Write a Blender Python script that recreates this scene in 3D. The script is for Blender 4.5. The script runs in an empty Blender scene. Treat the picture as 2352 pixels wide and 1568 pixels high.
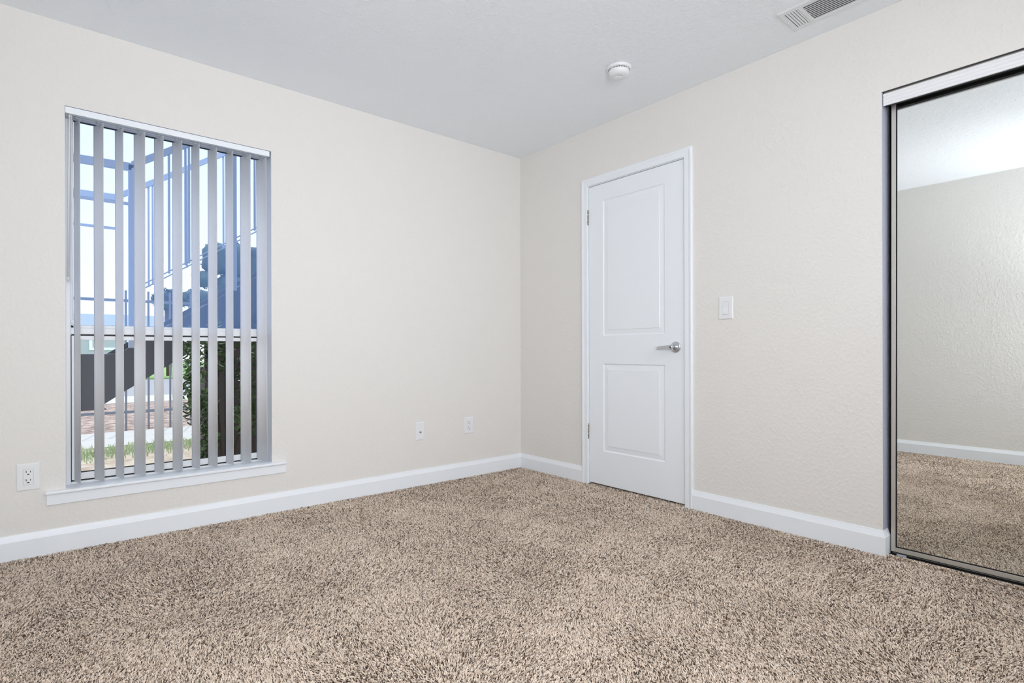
import bpy, bmesh, math, random
import numpy as np
from mathutils import Vector, Matrix
random.seed(7); rng = np.random.default_rng(11)
C = bpy.context.scene.collection
S = bpy.context.scene

# ------------------------------------------------------------------ camera
yaw, pitch, roll = 0.8700, 0.0, -0.0026
f_ = Vector((math.cos(yaw), math.sin(yaw), 0)); r_ = Vector((math.sin(yaw), -math.cos(yaw), 0)); u_ = r_.cross(f_)
r2 = r_ * math.cos(roll) + u_ * math.sin(roll); u2 = -r_ * math.sin(roll) + u_ * math.cos(roll)
cam_d = bpy.data.cameras.new('camera'); cam = bpy.data.objects.new('camera', cam_d); C.objects.link(cam)
M = Matrix((r2, u2, -f_)).transposed().to_4x4(); M.translation = Vector((-2.8353, -3.2555, 0.9129)); cam.matrix_world = M
cam_d.sensor_width = 36; cam_d.lens = 36 * 1252.5 / 2352; cam_d.shift_y = 22.04 / 2352; cam_d.clip_start = 0.02; cam_d.clip_end = 300
S.camera = cam

# ------------------------------------------------------------------ world, sun, exposure
w = bpy.data.worlds.new('sky'); S.world = w; w.use_nodes = True
nt = w.node_tree; bg = nt.nodes['Background']
tc = nt.nodes.new('ShaderNodeTexCoord'); sp = nt.nodes.new('ShaderNodeSeparateXYZ'); cr = nt.nodes.new('ShaderNodeValToRGB')
nt.links.new(tc.outputs['Generated'], sp.inputs[0]); nt.links.new(sp.outputs['Z'], cr.inputs[0]); nt.links.new(cr.outputs[0], bg.inputs[0])
cr.color_ramp.elements[0].position = 0.0; cr.color_ramp.elements[0].color = (0.66, 0.69, 0.73, 1)
cr.color_ramp.elements[1].position = 0.9; cr.color_ramp.elements[1].color = (0.85, 0.97, 1.2, 1)
e_ = cr.color_ramp.elements.new(0.32); e_.color = (0.52, 0.57, 0.66, 1)
bg.inputs[1].default_value = 2.4
sun_d = bpy.data.lights.new('sun', 'SUN'); sun_d.energy = 1.5; sun_d.angle = 0.01; sun_d.color = (1, 0.95, 0.88)
sun = bpy.data.objects.new('sun', sun_d); C.objects.link(sun)
sun.rotation_euler = Vector((-0.12, -0.42, -0.95)).to_track_quat('-Z', 'Y').to_euler()
# photographer's flash head, aimed up at the ceiling behind the camera (bounce light)
FL = (0.93, 0.95, 1.0)
def spot(name, loc, target, watts, size, blend, rad, col=(1, 1, 1)):
    d = bpy.data.lights.new(name, 'SPOT'); d.energy = watts; d.spot_size = math.radians(size); d.spot_blend = blend; d.shadow_soft_size = rad; d.color = col
    o = bpy.data.objects.new(name, d); C.objects.link(o); o.location = loc
    o.rotation_euler = (Vector(target) - Vector(loc)).to_track_quat('-Z', 'Y').to_euler(); return o
spot('bounce_flash', (-2.60, -3.45, 1.25), (-2.85, -2.95, 2.43), 28, 110, 0.8, 0.05, FL)
# added round area lights, unseen at the back, filling the room
def fill_light(name, loc, target, watts, spread=180):
    d = bpy.data.lights.new(name, 'AREA'); d.shape = 'DISK'; d.size = 1.0; d.energy = watts; d.color = FL; d.spread = math.radians(spread)
    o = bpy.data.objects.new(name, d); C.objects.link(o); o.location = loc
    o.rotation_euler = (Vector(target) - Vector(loc)).to_track_quat('-Z', 'Y').to_euler()
fill_light('fill_light_left', (-2.95, -3.95, 1.25), (-1.75, 0, 1.45), 38.5, 125)
fill_light('fill_light_right', (-1.2, -3.95, 2.0), (-0.9, -1.4, 0.6), 14, 150)
S.view_settings.view_transform = 'Standard'; S.view_settings.look = 'None'; S.view_settings.gamma = 1
S.view_settings.use_curve_mapping = False; S.view_settings.exposure = 0.16
S.cycles.max_bounces = 10; S.cycles.diffuse_bounces = 7; S.cycles.transparent_max_bounces = 16; S.cycles.sample_clamp_indirect = 0
S.cycles.caustics_reflective = True

# ------------------------------------------------------------------ helpers
def srgb(r, g, b):
    f = lambda c: (c / 255 / 12.92) if c / 255 <= 0.04045 else ((c / 255 + 0.055) / 1.055) ** 2.4
    return (f(r), f(g), f(b), 1)
def mat(name, col, rough=0.6, metal=0.0, bump=None, spec=0.5, coat=0):
    m = bpy.data.materials.new(name); m.use_nodes = True; n = m.node_tree; p = n.nodes['Principled BSDF']
    p.inputs['Base Color'].default_value = col; p.inputs['Roughness'].default_value = rough; p.inputs['Metallic'].default_value = metal
    p.inputs['Specular IOR Level'].default_value = spec; p.inputs['Coat Weight'].default_value = coat
    if bump:
        tc = n.nodes.new('ShaderNodeTexCoord'); prev = None
        for (scale, detail, lo, hi, dist) in bump:
            t = n.nodes.new('ShaderNodeTexNoise'); t.inputs['Scale'].default_value = scale; t.inputs['Detail'].default_value = detail
            n.links.new(tc.outputs['Object'], t.inputs['Vector'])
            mr = n.nodes.new('ShaderNodeMapRange'); mr.inputs['From Min'].default_value = lo; mr.inputs['From Max'].default_value = hi
            n.links.new(t.outputs[0], mr.inputs[0])
            b = n.nodes.new('ShaderNodeBump'); b.inputs['Distance'].default_value = dist; b.inputs['Strength'].default_value = 1.0
            n.links.new(mr.outputs[0], b.inputs['Height'])
            if prev: n.links.new(prev.outputs[0], b.inputs['Normal'])
            prev = b
        n.links.new(prev.outputs[0], p.inputs['Normal'])
    return m
def noisecol(m, scale, c1, c2, lo=0.35, hi=0.65, detail=4, coord='Object'):
    n = m.node_tree; p = n.nodes['Principled BSDF']; tc = n.nodes.new('ShaderNodeTexCoord'); t = n.nodes.new('ShaderNodeTexNoise')
    t.inputs['Scale'].default_value = scale; t.inputs['Detail'].default_value = detail; n.links.new(tc.outputs[coord], t.inputs['Vector'])
    r = n.nodes.new('ShaderNodeValToRGB'); r.color_ramp.elements[0].position = lo; r.color_ramp.elements[1].position = hi
    r.color_ramp.elements[0].color = c1; r.color_ramp.elements[1].color = c2
    n.links.new(t.outputs[0], r.inputs[0]); n.links.new(r.outputs[0], p.inputs['Base Color']); return m
class MB:
    def __init__(s): s.bm = bmesh.new()
    def box(s, x0, y0, z0, x1, y1, z1, bev=0, seg=2, mtx=None, mi=0):
        x0, x1 = sorted((x0, x1)); y0, y1 = sorted((y0, y1)); z0, z1 = sorted((z0, z1))
        t = bmesh.new(); vs = [t.verts.new((x, y, z)) for x in (x0, x1) for y in (y0, y1) for z in (z0, z1)]
        for q in ((0, 1, 3, 2), (4, 6, 7, 5), (0, 4, 5, 1), (2, 3, 7, 6), (0, 2, 6, 4), (1, 5, 7, 3)): t.faces.new([vs[i] for i in q])
        if bev: bmesh.ops.bevel(t, geom=t.edges[:], offset=bev, segments=seg, profile=0.6, affect='EDGES')
        s.merge(t, mtx, mi); return s
    def merge(s, t, mtx=None, mi=0):
        bmesh.ops.recalc_face_normals(t, faces=t.faces[:])
        mp = {}
        for v in t.verts: mp[v] = s.bm.verts.new(mtx @ v.co if mtx else v.co)
        for f in t.faces:
            g = s.bm.faces.new([mp[v] for v in f.verts]); g.material_index = mi; g.smooth = f.smooth
        t.free()
    def tube(s, pts, r, n=12, cap=True, smooth=True, r_end=None):
        t = bmesh.new(); pts = [Vector(p) for p in pts]; rings = []
        for i, p in enumerate(pts):
            d = (pts[min(i + 1, len(pts) - 1)] - pts[max(i - 1, 0)]).normalized()
            a = d.orthogonal().normalized() if i == 0 else (a - d * a.dot(d)).normalized()
            b = d.cross(a); rr = r if r_end is None else r + (r_end - r) * i / (len(pts) - 1)
            rings.append([t.verts.new(p + (a * math.cos(k * 2 * math.pi / n) + b * math.sin(k * 2 * math.pi / n)) * rr) for k in range(n)])
        for i in range(len(rings) - 1):
            for k in range(n):
                fc = t.faces.new((rings[i][k], rings[i][(k + 1) % n], rings[i + 1][(k + 1) % n], rings[i + 1][k])); fc.smooth = smooth
        if cap: t.faces.new(rings[0]); t.faces.new(rings[-1])
        s.merge(t); return s
    def lathe(s, prof, mtx, n=48, smooth=True):   # prof: (radius, axial) pairs, axis = local z
        t = bmesh.new(); rings = []
        for (r, z) in prof:
            rings.append([t.verts.new((r * math.cos(2 * math.pi * k / n), r * math.sin(2 * math.pi * k / n), z)) for k in range(n)] if r > 1e-6 else [t.verts.new((0, 0, z))])
        for a, b in zip(rings, rings[1:]):
            for k in range(n):
                k2 = (k + 1) % n
                if len(a) == 1 and len(b) == 1: continue
                if len(a) == 1: fc = t.faces.new((a[0], b[k], b[k2]))
                elif len(b) == 1: fc = t.faces.new((a[k], a[k2], b[0]))
                else: fc = t.faces.new((a[k], a[k2], b[k2], b[k]))
                fc.smooth = smooth
        s.merge(t, mtx); return s
    def prism(s, poly, p0, p1, ax_u, ax_v, mi=0):   # polygon in (u,v) swept from p0 to p1
        t = bmesh.new(); au, av = Vector(ax_u), Vector(ax_v)
        A = [t.verts.new(Vector(p0) + au * u + av * v) for u, v in poly]; B = [t.verts.new(Vector(p1) + au * u + av * v) for u, v in poly]
        n = len(poly)
        for i in range(n): t.faces.new((A[i], A[(i + 1) % n], B[(i + 1) % n], B[i]))
        t.faces.new(A); t.faces.new(B); s.merge(t, None, mi); return s
    def build(s, name, m, parent=None, origin=None):
        me = bpy.data.meshes.new(name); s.bm.to_mesh(me); s.bm.free()
        for k in (m if isinstance(m, (list, tuple)) else [m]): me.materials.append(k)
        o = bpy.data.objects.new(name, me); C.objects.link(o)
        if parent:
            o.parent = parent; me.transform(Matrix.Translation(-parent.location)) if parent.get('_w', 1) else None
        elif origin is not None:
            me.transform(Matrix.Translation(-Vector(origin))); o.location = origin
        return o
# NB: parts are built in world coordinates; build() moves them into the frame of an unrotated parent
def tag(o, label=None, cat=None, group=None, kind=None):
    if label: o['label'] = label
    if cat: o['category'] = cat
    if group: o['group'] = group
    if kind: o['kind'] = kind
    return o
def thing(name, loc, label, cat, group=None, kind=None):
    o = bpy.data.objects.new(name, None); o.empty_display_size = 0.1; C.objects.link(o); o.location = loc
    return tag(o, label, cat, group, kind)
def sub(mb, name, m, part, root):      # a sub-part: parent part sits at identity inside root, so same frame
    o = mb.build(name, m); o.data.transform(Matrix.Translation(-root.location)); o.parent = part; return o

# ------------------------------------------------------------------ materials
WALL = srgb(232, 230, 226); WHITE = srgb(241, 246, 251)
m_wall = mat('wall_paint', WALL, 0.75, bump=[(55, 3, 0.45, 0.75, 0.0011), (160, 2, 0.3, 0.7, 0.0003)], spec=0.25)
m_ceil = mat('ceiling_paint', srgb(244, 249, 254), 0.85, bump=[(45, 3, 0.45, 0.75, 0.0012), (150, 2, 0.3, 0.7, 0.0004)], spec=0.2)
m_white = mat('white_trim', WHITE, 0.35, spec=0.4)
m_door = mat('white_door', WHITE, 0.32, spec=0.4)
m_plate = mat('white_plastic', srgb(236, 238, 240), 0.3)
m_seam = mat('seam_grey', srgb(188, 191, 196), 0.6)
m_dark = mat('slot_dark', srgb(18, 18, 20), 0.5)
m_gasket_shade = mat('black_gasket_and_shade', srgb(12, 12, 14), 0.6)
m_vinyl = mat('white_vinyl', srgb(228, 230, 232), 0.4)
m_reveal = mat('reveal_paint', srgb(226, 229, 235), 0.5, bump=[(60, 3, 0.45, 0.75, 0.0006)])
m_vane = mat('vane_pvc', srgb(248, 249, 251), 0.45, spec=0.4)
def translucent(m, fac, col):
    n = m.node_tree; out = n.nodes['Material Output']; p = n.nodes['Principled BSDF']; t = n.nodes.new('ShaderNodeBsdfTranslucent'); t.inputs[0].default_value = col
    mx = n.nodes.new('ShaderNodeMixShader'); mx.inputs[0].default_value = fac; n.links.new(p.outputs[0], mx.inputs[1]); n.links.new(t.outputs[0], mx.inputs[2]); n.links.new(mx.outputs[0], out.inputs[0])
translucent(m_vane, 0.45, srgb(252, 252, 252))
m_rail = mat('head_rail_metal', srgb(205, 210, 214), 0.35, 0.2)
m_clip = mat('carrier_plastic', srgb(170, 176, 184), 0.3)
m_wand = mat('wand_plastic', srgb(215, 220, 222), 0.15)
m_alu = mat('brushed_aluminium', srgb(214, 212, 206), 0.38, 0.75)
m_fascia = mat('white_aluminium', srgb(246, 247, 250), 0.25, 0.1, spec=0.6)
m_steel = mat('satin_steel', srgb(205, 208, 212), 0.30, 0.9)
m_brass = mat('hinge_metal', srgb(190, 186, 170), 0.25, 1.0)
m_mirror = mat('mirror_silver', (0.93, 0.955, 0.94, 1), 0.0, 1.0)
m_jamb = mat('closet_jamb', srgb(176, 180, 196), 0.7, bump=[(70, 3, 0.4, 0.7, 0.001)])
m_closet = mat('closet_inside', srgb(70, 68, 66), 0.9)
m_vent = mat('vent_enamel', srgb(232, 235, 237), 0.4)
m_duct = mat('duct_dark', srgb(40, 46, 54), 0.6)
m_soffit_shade = mat('soffit_shade', srgb(95, 95, 95), 0.9)

def glass(name, tint, haze, hazecol, gloss=0.06):
    m = bpy.data.materials.new(name); m.use_nodes = True; n = m.node_tree; n.nodes.clear()
    out = n.nodes.new('ShaderNodeOutputMaterial'); tr = n.nodes.new('ShaderNodeBsdfTransparent'); tr.inputs[0].default_value = tint
    gl = n.nodes.new('ShaderNodeBsdfGlossy'); gl.inputs['Roughness'].default_value = 0.0
    mx = n.nodes.new('ShaderNodeMixShader'); mx.inputs[0].default_value = gloss; n.links.new(tr.outputs[0], mx.inputs[1]); n.links.new(gl.outputs[0], mx.inputs[2])
    last = mx
    if haze:
        tl = n.nodes.new('ShaderNodeBsdfTranslucent'); tl.inputs[0].default_value = hazecol
        m2 = n.nodes.new('ShaderNodeMixShader'); m2.inputs[0].default_value = haze; n.links.new(mx.outputs[0], m2.inputs[1]); n.links.new(tl.outputs[0], m2.inputs[2]); last = m2
    n.links.new(last.outputs[0], out.inputs[0]); return m
m_glass = glass('clear_glass', (0.95, 0.96, 0.96, 1), 0, None, 0.0)
m_glass_up = glass('glare_glass', (0.93, 0.96, 1, 1), 0.20, (0.36, 0.58, 1.0, 1), 0.0)  # bluish veil of sky glare put into the upper pane

# ------------------------------------------------------------------ room shell
H = 2.4346; XW = -3.115; YS = -4.3; T = 0.14
WX0, WX1, WZ0, WZ1 = -2.789, -1.878, 0.269, 2.055       # window opening
DY0, DY1, DZ = -0.700, -1.482, 2.055                      # door rough opening
CY = -2.460; CZ = 2.065                                   # closet opening
m_carpet_base = mat('carpet_backing', srgb(120, 100, 84), 1.0, spec=0.05)
noisecol(m_carpet_base, 260, srgb(62, 50, 41), srgb(120, 100, 84), 0.4, 0.6, 3)
def struct(mb, name, m, label=None, cat=None): return tag(mb.build(name, m), label, cat, kind='structure')
struct(MB().box(XW - T, YS - T, -0.08, 0.8, T, -0.006), 'floor', m_carpet_base, 'beige brown carpeted floor of the empty room', 'floor')
struct(MB().box(XW - T, YS - T, H, 0.8, T, H + 0.12), 'ceiling', m_ceil, 'pale grey white lightly textured ceiling', 'ceiling')
mb = MB(); mb.box(XW - T, 0, -0.08, WX0, T, H); mb.box(WX1, 0, -0.08, 0.8, T, H); mb.box(WX0, 0, -0.08, WX1, T, WZ0); mb.box(WX0, 0, WZ1, WX1, T, H)
struct(mb, 'wall_north', m_wall, 'cream textured wall holding the window with vertical blinds', 'wall')
mb = MB(); W2 = 0.114
mb.box(0, DY0, -0.08, W2, 0, H); mb.box(0, CY, -0.08, W2, DY1, H); mb.box(0, DY1, DZ, W2, DY0, H); mb.box(0, YS, CZ, W2, CY, H)
struct(mb, 'wall_east', m_wall, 'cream wall holding the white door and mirrored closet', 'wall')
struct(MB().box(XW - T, YS, -0.08, XW, 0, H), 'wall_west', m_wall, 'cream textured wall seen in the closet mirror', 'wall')
struct(MB().box(XW - T, YS - T, -0.08, 0.8, YS, H), 'wall_south', m_wall, 'cream wall behind the viewer', 'wall')
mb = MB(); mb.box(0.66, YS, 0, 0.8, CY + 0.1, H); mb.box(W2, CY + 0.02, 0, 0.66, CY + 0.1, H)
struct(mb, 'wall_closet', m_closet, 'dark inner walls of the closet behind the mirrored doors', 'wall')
mb = MB(); mb.box(0.3, DY1 - 0.2, 0, 0.34, DY0 + 0.2, H)
struct(mb, 'wall_hallway', m_closet, 'dim hallway wall beyond the closed white door', 'wall')
# closet jamb lining and soffit, with the recess shade put into their greys
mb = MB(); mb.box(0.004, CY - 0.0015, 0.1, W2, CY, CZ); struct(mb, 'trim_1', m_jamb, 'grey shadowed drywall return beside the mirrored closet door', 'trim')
mb = MB(); mb.box(0.0005, YS, CZ - 0.0015, W2, CY, CZ); struct(mb, 'trim_2', m_soffit_shade, 'drywall edge coloured dark as shade above the closet track', 'trim')

# baseboards
BH, BT = 0.112, 0.014
prof = [(0, 0), (BT, 0), (BT, 0.084), (BT - 0.002, 0.089), (0.006, 0.106), (0.0045, BH), (0, BH)]
def base(mb, p0, p1, nrm): mb.prism(prof, p0, p1, nrm, (0, 0, 1)); return mb
struct(base(MB(), (XW, 0, -0.005), (0, 0, -0.005), (0, -1, 0)), 'baseboard_north', m_white, 'white baseboard running under the window to the corner', 'baseboard')
mb = base(MB(), (0, 0, -0.005), (0, -0.668, -0.005), (-1, 0, 0)); 
t = bmesh.new(); secs = []           # run that turns the corner into the closet reveal
for (px, py, nx, ny) in ((0, -1.513, -1, 0), (0, CY, -1, -1), (0.06, CY, 0, -1)): secs.append([t.verts.new((px + nx * u, py + ny * u, -0.005 + v)) for u, v in prof])
for A, B in zip(secs, secs[1:]):
    for k in range(len(prof)): t.faces.new((A[k], A[(k + 1) % len(prof)], B[(k + 1) % len(prof)], B[k]))
t.faces.new(secs[0]); t.faces.new(secs[-1]); mb.merge(t)
struct(mb, 'baseboard_east', m_white, 'white baseboard on both sides of the white door', 'baseboard')
struct(base(MB(), (XW, 0, -0.005), (XW, YS, -0.005), (1, 0, 0)), 'baseboard_west', m_white, 'white baseboard seen in the closet mirror', 'baseboard')
struct(base(MB(), (XW, YS, -0.005), (0, YS, -0.005), (0, 1, 0)), 'baseboard_south', m_white, 'white baseboard behind the viewer', 'baseboard')

# ------------------------------------------------------------------ window
win = thing('window_1', (-2.3335, 0.1, 0.283), 'white vinyl single hung window behind the vertical blinds', 'window', kind='structure')
ZS = 0.283
mb = MB(); fy0, fy1 = 0.088, 0.138; fw = 0.022
mb.box(WX0, fy0, ZS, WX0 + fw, fy1, WZ1, 0.002); mb.box(WX1 - fw, fy0, ZS, WX1, fy1, WZ1, 0.002)
mb.box(WX0 + fw, fy0, WZ1 - 0.026, WX1 - fw, fy1, WZ1, 0.002); mb.box(WX0 + fw, fy0 + 0.01, ZS, WX1 - fw, fy1, ZS + 0.010, 0.001)
mb.box(WX0 + fw, 0.100, 1.000, WX1 - fw, 0.128, 1.030, 0.002); mb.box(WX0 + fw, 0.108, 1.030, WX1 - fw, 0.128, 1.044, 0.002)
mb.box(WX0 + fw, 0.108, 1.03, WX0 + fw + 0.012, 0.128, WZ1 - 0.026, 0.001); mb.box(WX1 - fw - 0.012, 0.108, 1.03, WX1 - fw, 0.128, WZ1 - 0.026, 0.001)
mb.build('window_frame', m_vinyl, win)
sx0, sx1 = WX0 + fw + 0.003, WX1 - fw - 0.003; sw = 0.031
mb = MB(); mb.box(sx0, 0.092, ZS + 0.018, sx0 + sw, 0.112, 0.992, 0.002); mb.box(sx1 - sw, 0.092, ZS + 0.018, sx1, 0.112, 0.992, 0.002)
mb.box(sx0 + sw, 0.092, ZS + 0.018, sx1 - sw, 0.112, ZS + 0.050, 0.002); mb.box(sx0 + sw, 0.095, 0.972, sx1 - sw, 0.112, 0.992, 0.002)
mb.box(sx0 + sw, 0.086, ZS + 0.020, sx1 - sw, 0.093, ZS + 0.026, 0.001)
lower = mb.build('lower_sash', m_vinyl, win)
mb = MB(); g = 0.004
mb.box(sx0 + sw, 0.098, ZS + 0.050, sx0 + sw + g, 0.108, 0.972); mb.box(sx1 - sw - g, 0.098, ZS + 0.050, sx1 - sw, 0.108, 0.972)
mb.box(sx0 + sw, 0.098, ZS + 0.050, sx1 - sw, 0.108, ZS + 0.050 + g)
sub(mb, 'gasket', m_gasket_shade, lower, win)
sub(MB().box(sx0 + sw, 0.102, ZS + 0.050, sx1 - sw, 0.105, 0.972), 'pane', m_glass, lower, win)
mb = MB(); mb.box(sx0 - 0.002, 0.1, ZS + 0.0105, sx1 + 0.002, 0.108, ZS + 0.0175); mb.box(sx0, 0.104, 0.9925, sx1, 0.110, 0.9995); mb.box(WX0 + fw, 0.095, ZS + 0.01, sx0, 0.110, 0.995)
mb.box(WX0 + fw + 0.012, 0.112, WZ1 - 0.030, WX1 - fw - 0.012, 0.122, WZ1 - 0.026)
mb.build('weather_strip', m_gasket_shade, win)
MB().box(WX0 + fw + 0.012, 0.116, 1.044, WX1 - fw - 0.012, 0.119, WZ1 - 0.030).build('upper_pane', m_glass_up, win)
mb = MB(); t = 0.0015
mb.box(WX0, 0.001, ZS, WX0 + t, 0.09, WZ1); mb.box(WX1 - t, 0.001, ZS, WX1, 0.09, WZ1); mb.box(WX0, 0.001, WZ1 - t, WX1, 0.09, WZ1)
struct(mb, 'trim_3', m_reveal, 'white painted reveal lining the window opening', 'trim')
sill = thing('trim_4', (-2.3335, 0, WZ0), 'white window sill with a thin apron board under it', 'window sill', kind='structure')
mb = MB(); mb.box(WX0 + 0.0005, -0.001, WZ0, WX1 - 0.0005, 0.137, ZS); mb.box(-2.860, -0.030, WZ0, -1.808, -0.0005, ZS, 0.004, 3)
mb.build('sill_board', m_white, sill)
MB().box(-2.855, -0.013, 0.2190, -1.804, -0.0005, 0.2685, 0.0015).build('apron', m_white, sill)

# ------------------------------------------------------------------ vertical blind
bl = thing('vertical_blind', (-2.3335, 0.035, 2.05), 'white vertical blind with eleven open vanes hanging in the window', 'blind')
MB().box(-2.7865, 0.0005, 2.021, -1.888, 0.006, 2.0505, 0.001).build('valance', m_white, bl)
mb = MB(); mb.box(-2.784, 0.012, 2.024, -1.892, 0.058, 2.028); mb.box(-2.784, 0.012, 2.028, -1.892, 0.0145, 2.052); mb.box(-2.784, 0.0555, 2.028, -1.892, 0.058, 2.052)
mb.box(-2.784, 0.012, 2.0195, -1.892, 0.026, 2.024); mb.box(-2.784, 0.044, 2.0195, -1.892, 0.058, 2.024); mb.box(-2.784, 0.022, 2.028, -1.892, 0.048, 2.046)
mb.build('head_rail', m_rail, bl)
XC = [-2.7435, -2.6623, -2.5814, -2.4983, -2.4163, -2.3356, -2.2524, -2.1720, -2.0893, -2.0075, -1.9231]
TH = [76.5, 67.5, 72.5, 64, 70, 68.5, 75, 71.5, 78, 67.5, 69]
def vane_mesh():
    b = bmesh.new(); n = 10; hw = 0.0445; th = 0.0009; rows = []
    for z in (-1.713, -1.2, -0.6, 0.0):
        r = []
        for side in (1, -1):
            for i in range(n + 1):
                u = -hw + 2 * hw * (i if side > 0 else n - i) / n
                r.append(b.verts.new((u, 0.0045 * (1 - (u / hw) ** 2) + side * th / 2, z)))
        rows.append(r)
    k = len(rows[0])
    for a, c in zip(rows, rows[1:]):
        for i in range(k):
            fc = b.faces.new((a[i], a[(i + 1) % k], c[(i + 1) % k], c[i])); fc.smooth = True
    b.faces.new(rows[0]); b.faces.new(rows[-1]); bmesh.ops.recalc_face_normals(b, faces=b.faces[:])
    me = bpy.data.meshes.new('vane'); b.to_mesh(me); b.free(); me.materials.append(m_vane); return me
vm = vane_mesh()
mb = MB(); mb.box(-0.007, -0.009, 0.004, 0.007, 0.009, 0.0105, 0.002); mb.tube([(0, 0, 0.006), (0, 0, -0.004)], 0.0022, 8); mb.box(-0.0035, 0.003, -0.012, 0.0035, 0.0055, -0.0005, 0.0006); mb.box(-0.0035, -0.0005, -0.004, 0.0035, 0.0055, -0.001)
mb.box(-0.0035, 0.0055, -0.016, 0.0035, 0.0072, 0.0, 0.0006)
cm = bpy.data.meshes.new('vane_clip'); mb.bm.to_mesh(cm); mb.bm.free(); cm.materials.append(m_clip)
for x, a in zip(XC, TH):
    v = bpy.data.objects.new('vane', vm); C.objects.link(v); v.parent = bl
    v.location = Vector((x, 0.035, 2.009)) - bl.location; v.rotation_euler = (random.uniform(-0.001, 0.001), random.uniform(-0.0008, 0.0008), -math.radians(a))
    c = bpy.data.objects.new('vane_clip', cm); C.objects.link(c); c.parent = v
mb = MB(); mb.tube([(-2.7700, 0.010, 2.018), (-2.7705, 0.009, 2.004)], 0.0045, 8); mb.tube([(-2.7705, 0.009, 2.004), (-2.7715, 0.008, 1.95), (-2.7770, 0.006, 1.262)], 0.0045, 8); mb.tube([(-2.7770, 0.006, 1.262), (-2.7771, 0.006, 1.246)], 0.0055, 8)
mb.build('tilt_wand', m_wand, bl)
mb = MB(); mb.tube([(-2.7635, 0.012, 2.018), (-2.7625, 0.012, 1.6), (-2.7600, 0.012, 1.06)], 0.0016, 6); mb.tube([(-2.7600, 0.012, 1.062), (-2.7600, 0.012, 1.035)], 0.004, 8, r_end=0.002)
mb.build('pull_cord', m_white, bl)

# ------------------------------------------------------------------ door
door = thing('door_1', (0, -1.092, 0.0), 'closed white two panel door with a satin lever handle', 'door', kind='structure')
ly0, ly1, lz0, lz1 = -0.7215, -1.4640, 0.012, 2.0375; lx = 0.0015
def door_leaf():
    b = bmesh.new(); ys = [ly0, -0.846, -1.3285, ly1]; zs = [lz0, 0.237, 0.827, 1.015, 1.926, lz1]
    q = lambda *c: b.faces.new([b.verts.new(v) for v in c])
    for i in range(3):
        for j in range(5):
            a, c, d, e = ys[i], ys[i + 1], zs[j], zs[j + 1]
            if i == 1 and j in (1, 3):
                rings = []
                for off, dep in ((0, 0), (0.0025, 0.004), (0.0060, 0.0058), (0.0095, 0.0062), (0.0340, 0.0030), (0.0375, 0.0026), (0.0400, 0.0006)):
                    rings.append([b.verts.new((lx + dep, yy, zz)) for yy, zz in ((a - off, d + off), (c + off, d + off), (c + off, e - off), (a - off, e - off))])
                for r1, r2_ in zip(rings, rings[1:]):
                    for k in range(4): b.faces.new((r1[k], r1[(k + 1) % 4], r2_[(k + 1) % 4], r2_[k]))
                b.faces.new(rings[-1])
            else: q((lx, a, d), (lx, c, d), (lx, c, e), (lx, a, e))
    X = lx + 0.035
    q((X, ly0, lz0), (X, ly1, lz0), (X, ly1, lz1), (X, ly0, lz1))
    for (y0, y1, z0, z1) in ((ly0, ly0, lz0, lz1), (ly1, ly1, lz0, lz1)): q((lx, y0, z0), (X, y0, z0), (X, y1, z1), (lx, y1, z1))
    for z in (lz0, lz1): q((lx, ly0, z), (X, ly0, z), (X, ly1, z), (lx, ly1, z))
    bmesh.ops.remove_doubles(b, verts=b.verts[:], dist=1e-5); bmesh.ops.recalc_face_normals(b, faces=b.faces[:])
    s = MB(); s.bm.free(); s.bm = b; return s
leaf = door_leaf().build('door_leaf', m_door, door)
mb = MB(); jy0, jy1, jz = -0.7180, -1.4672, 2.0415
mb.box(0, DY0, 0, W2, jy0, jz); mb.box(0, DY1, 0, W2, jy1, jz); mb.box(0, DY1, jz, W2, DY0, DZ)
mb.box(0.040, jy0, 0, 0.052, jy0 - 0.012, jz); mb.box(0.040, jy1, 0, 0.052, jy1 + 0.012, jz); mb.box(0.040, jy1, jz - 0.012, 0.052, jy0, jz)
mb.build('door_jamb', m_white, door)
mb = MB(); cp = [(0, 0), (0, 0.011), (0.004, 0.0125), (0.030, 0.0125), (0.036, 0.0150), (0.046, 0.0165), (0.050, 0.014), (0.050, 0)]
yi0, yi1, zi = -0.7150, -1.4700, 2.0450
def casing(mb, p0, p1, au, m0, m1):          # mitred strip, profile u outward, v into the room
    t = bmesh.new(); au = Vector(au)
    A = [t.verts.new(Vector(p0) + au * u + Vector(m0) * u + Vector((-1, 0, 0)) * v) for u, v in cp]; B = [t.verts.new(Vector(p1) + au * u + Vector(m1) * u + Vector((-1, 0, 0)) * v) for u, v in cp]
    n = len(cp)
    for i in range(n): t.faces.new((A[i], A[(i + 1) % n], B[(i + 1) % n], B[i]))
    t.faces.new(A); t.faces.new(B); mb.merge(t)
casing(mb, (-0.0003, yi0, -0.004), (-0.0003, yi0, zi), (0, 1, 0), (0, 0, 0), (0, 0, 1))
casing(mb, (-0.0003, yi1, -0.004), (-0.0003, yi1, zi), (0, -1, 0), (0, 0, 0), (0, 0, 1))
casing(mb, (-0.0003, yi0, zi), (-0.0003, yi1, zi), (0, 0, 1), (0, 1, 0), (0, -1, 0))
mb.build('door_casing', m_white, door)
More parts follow.
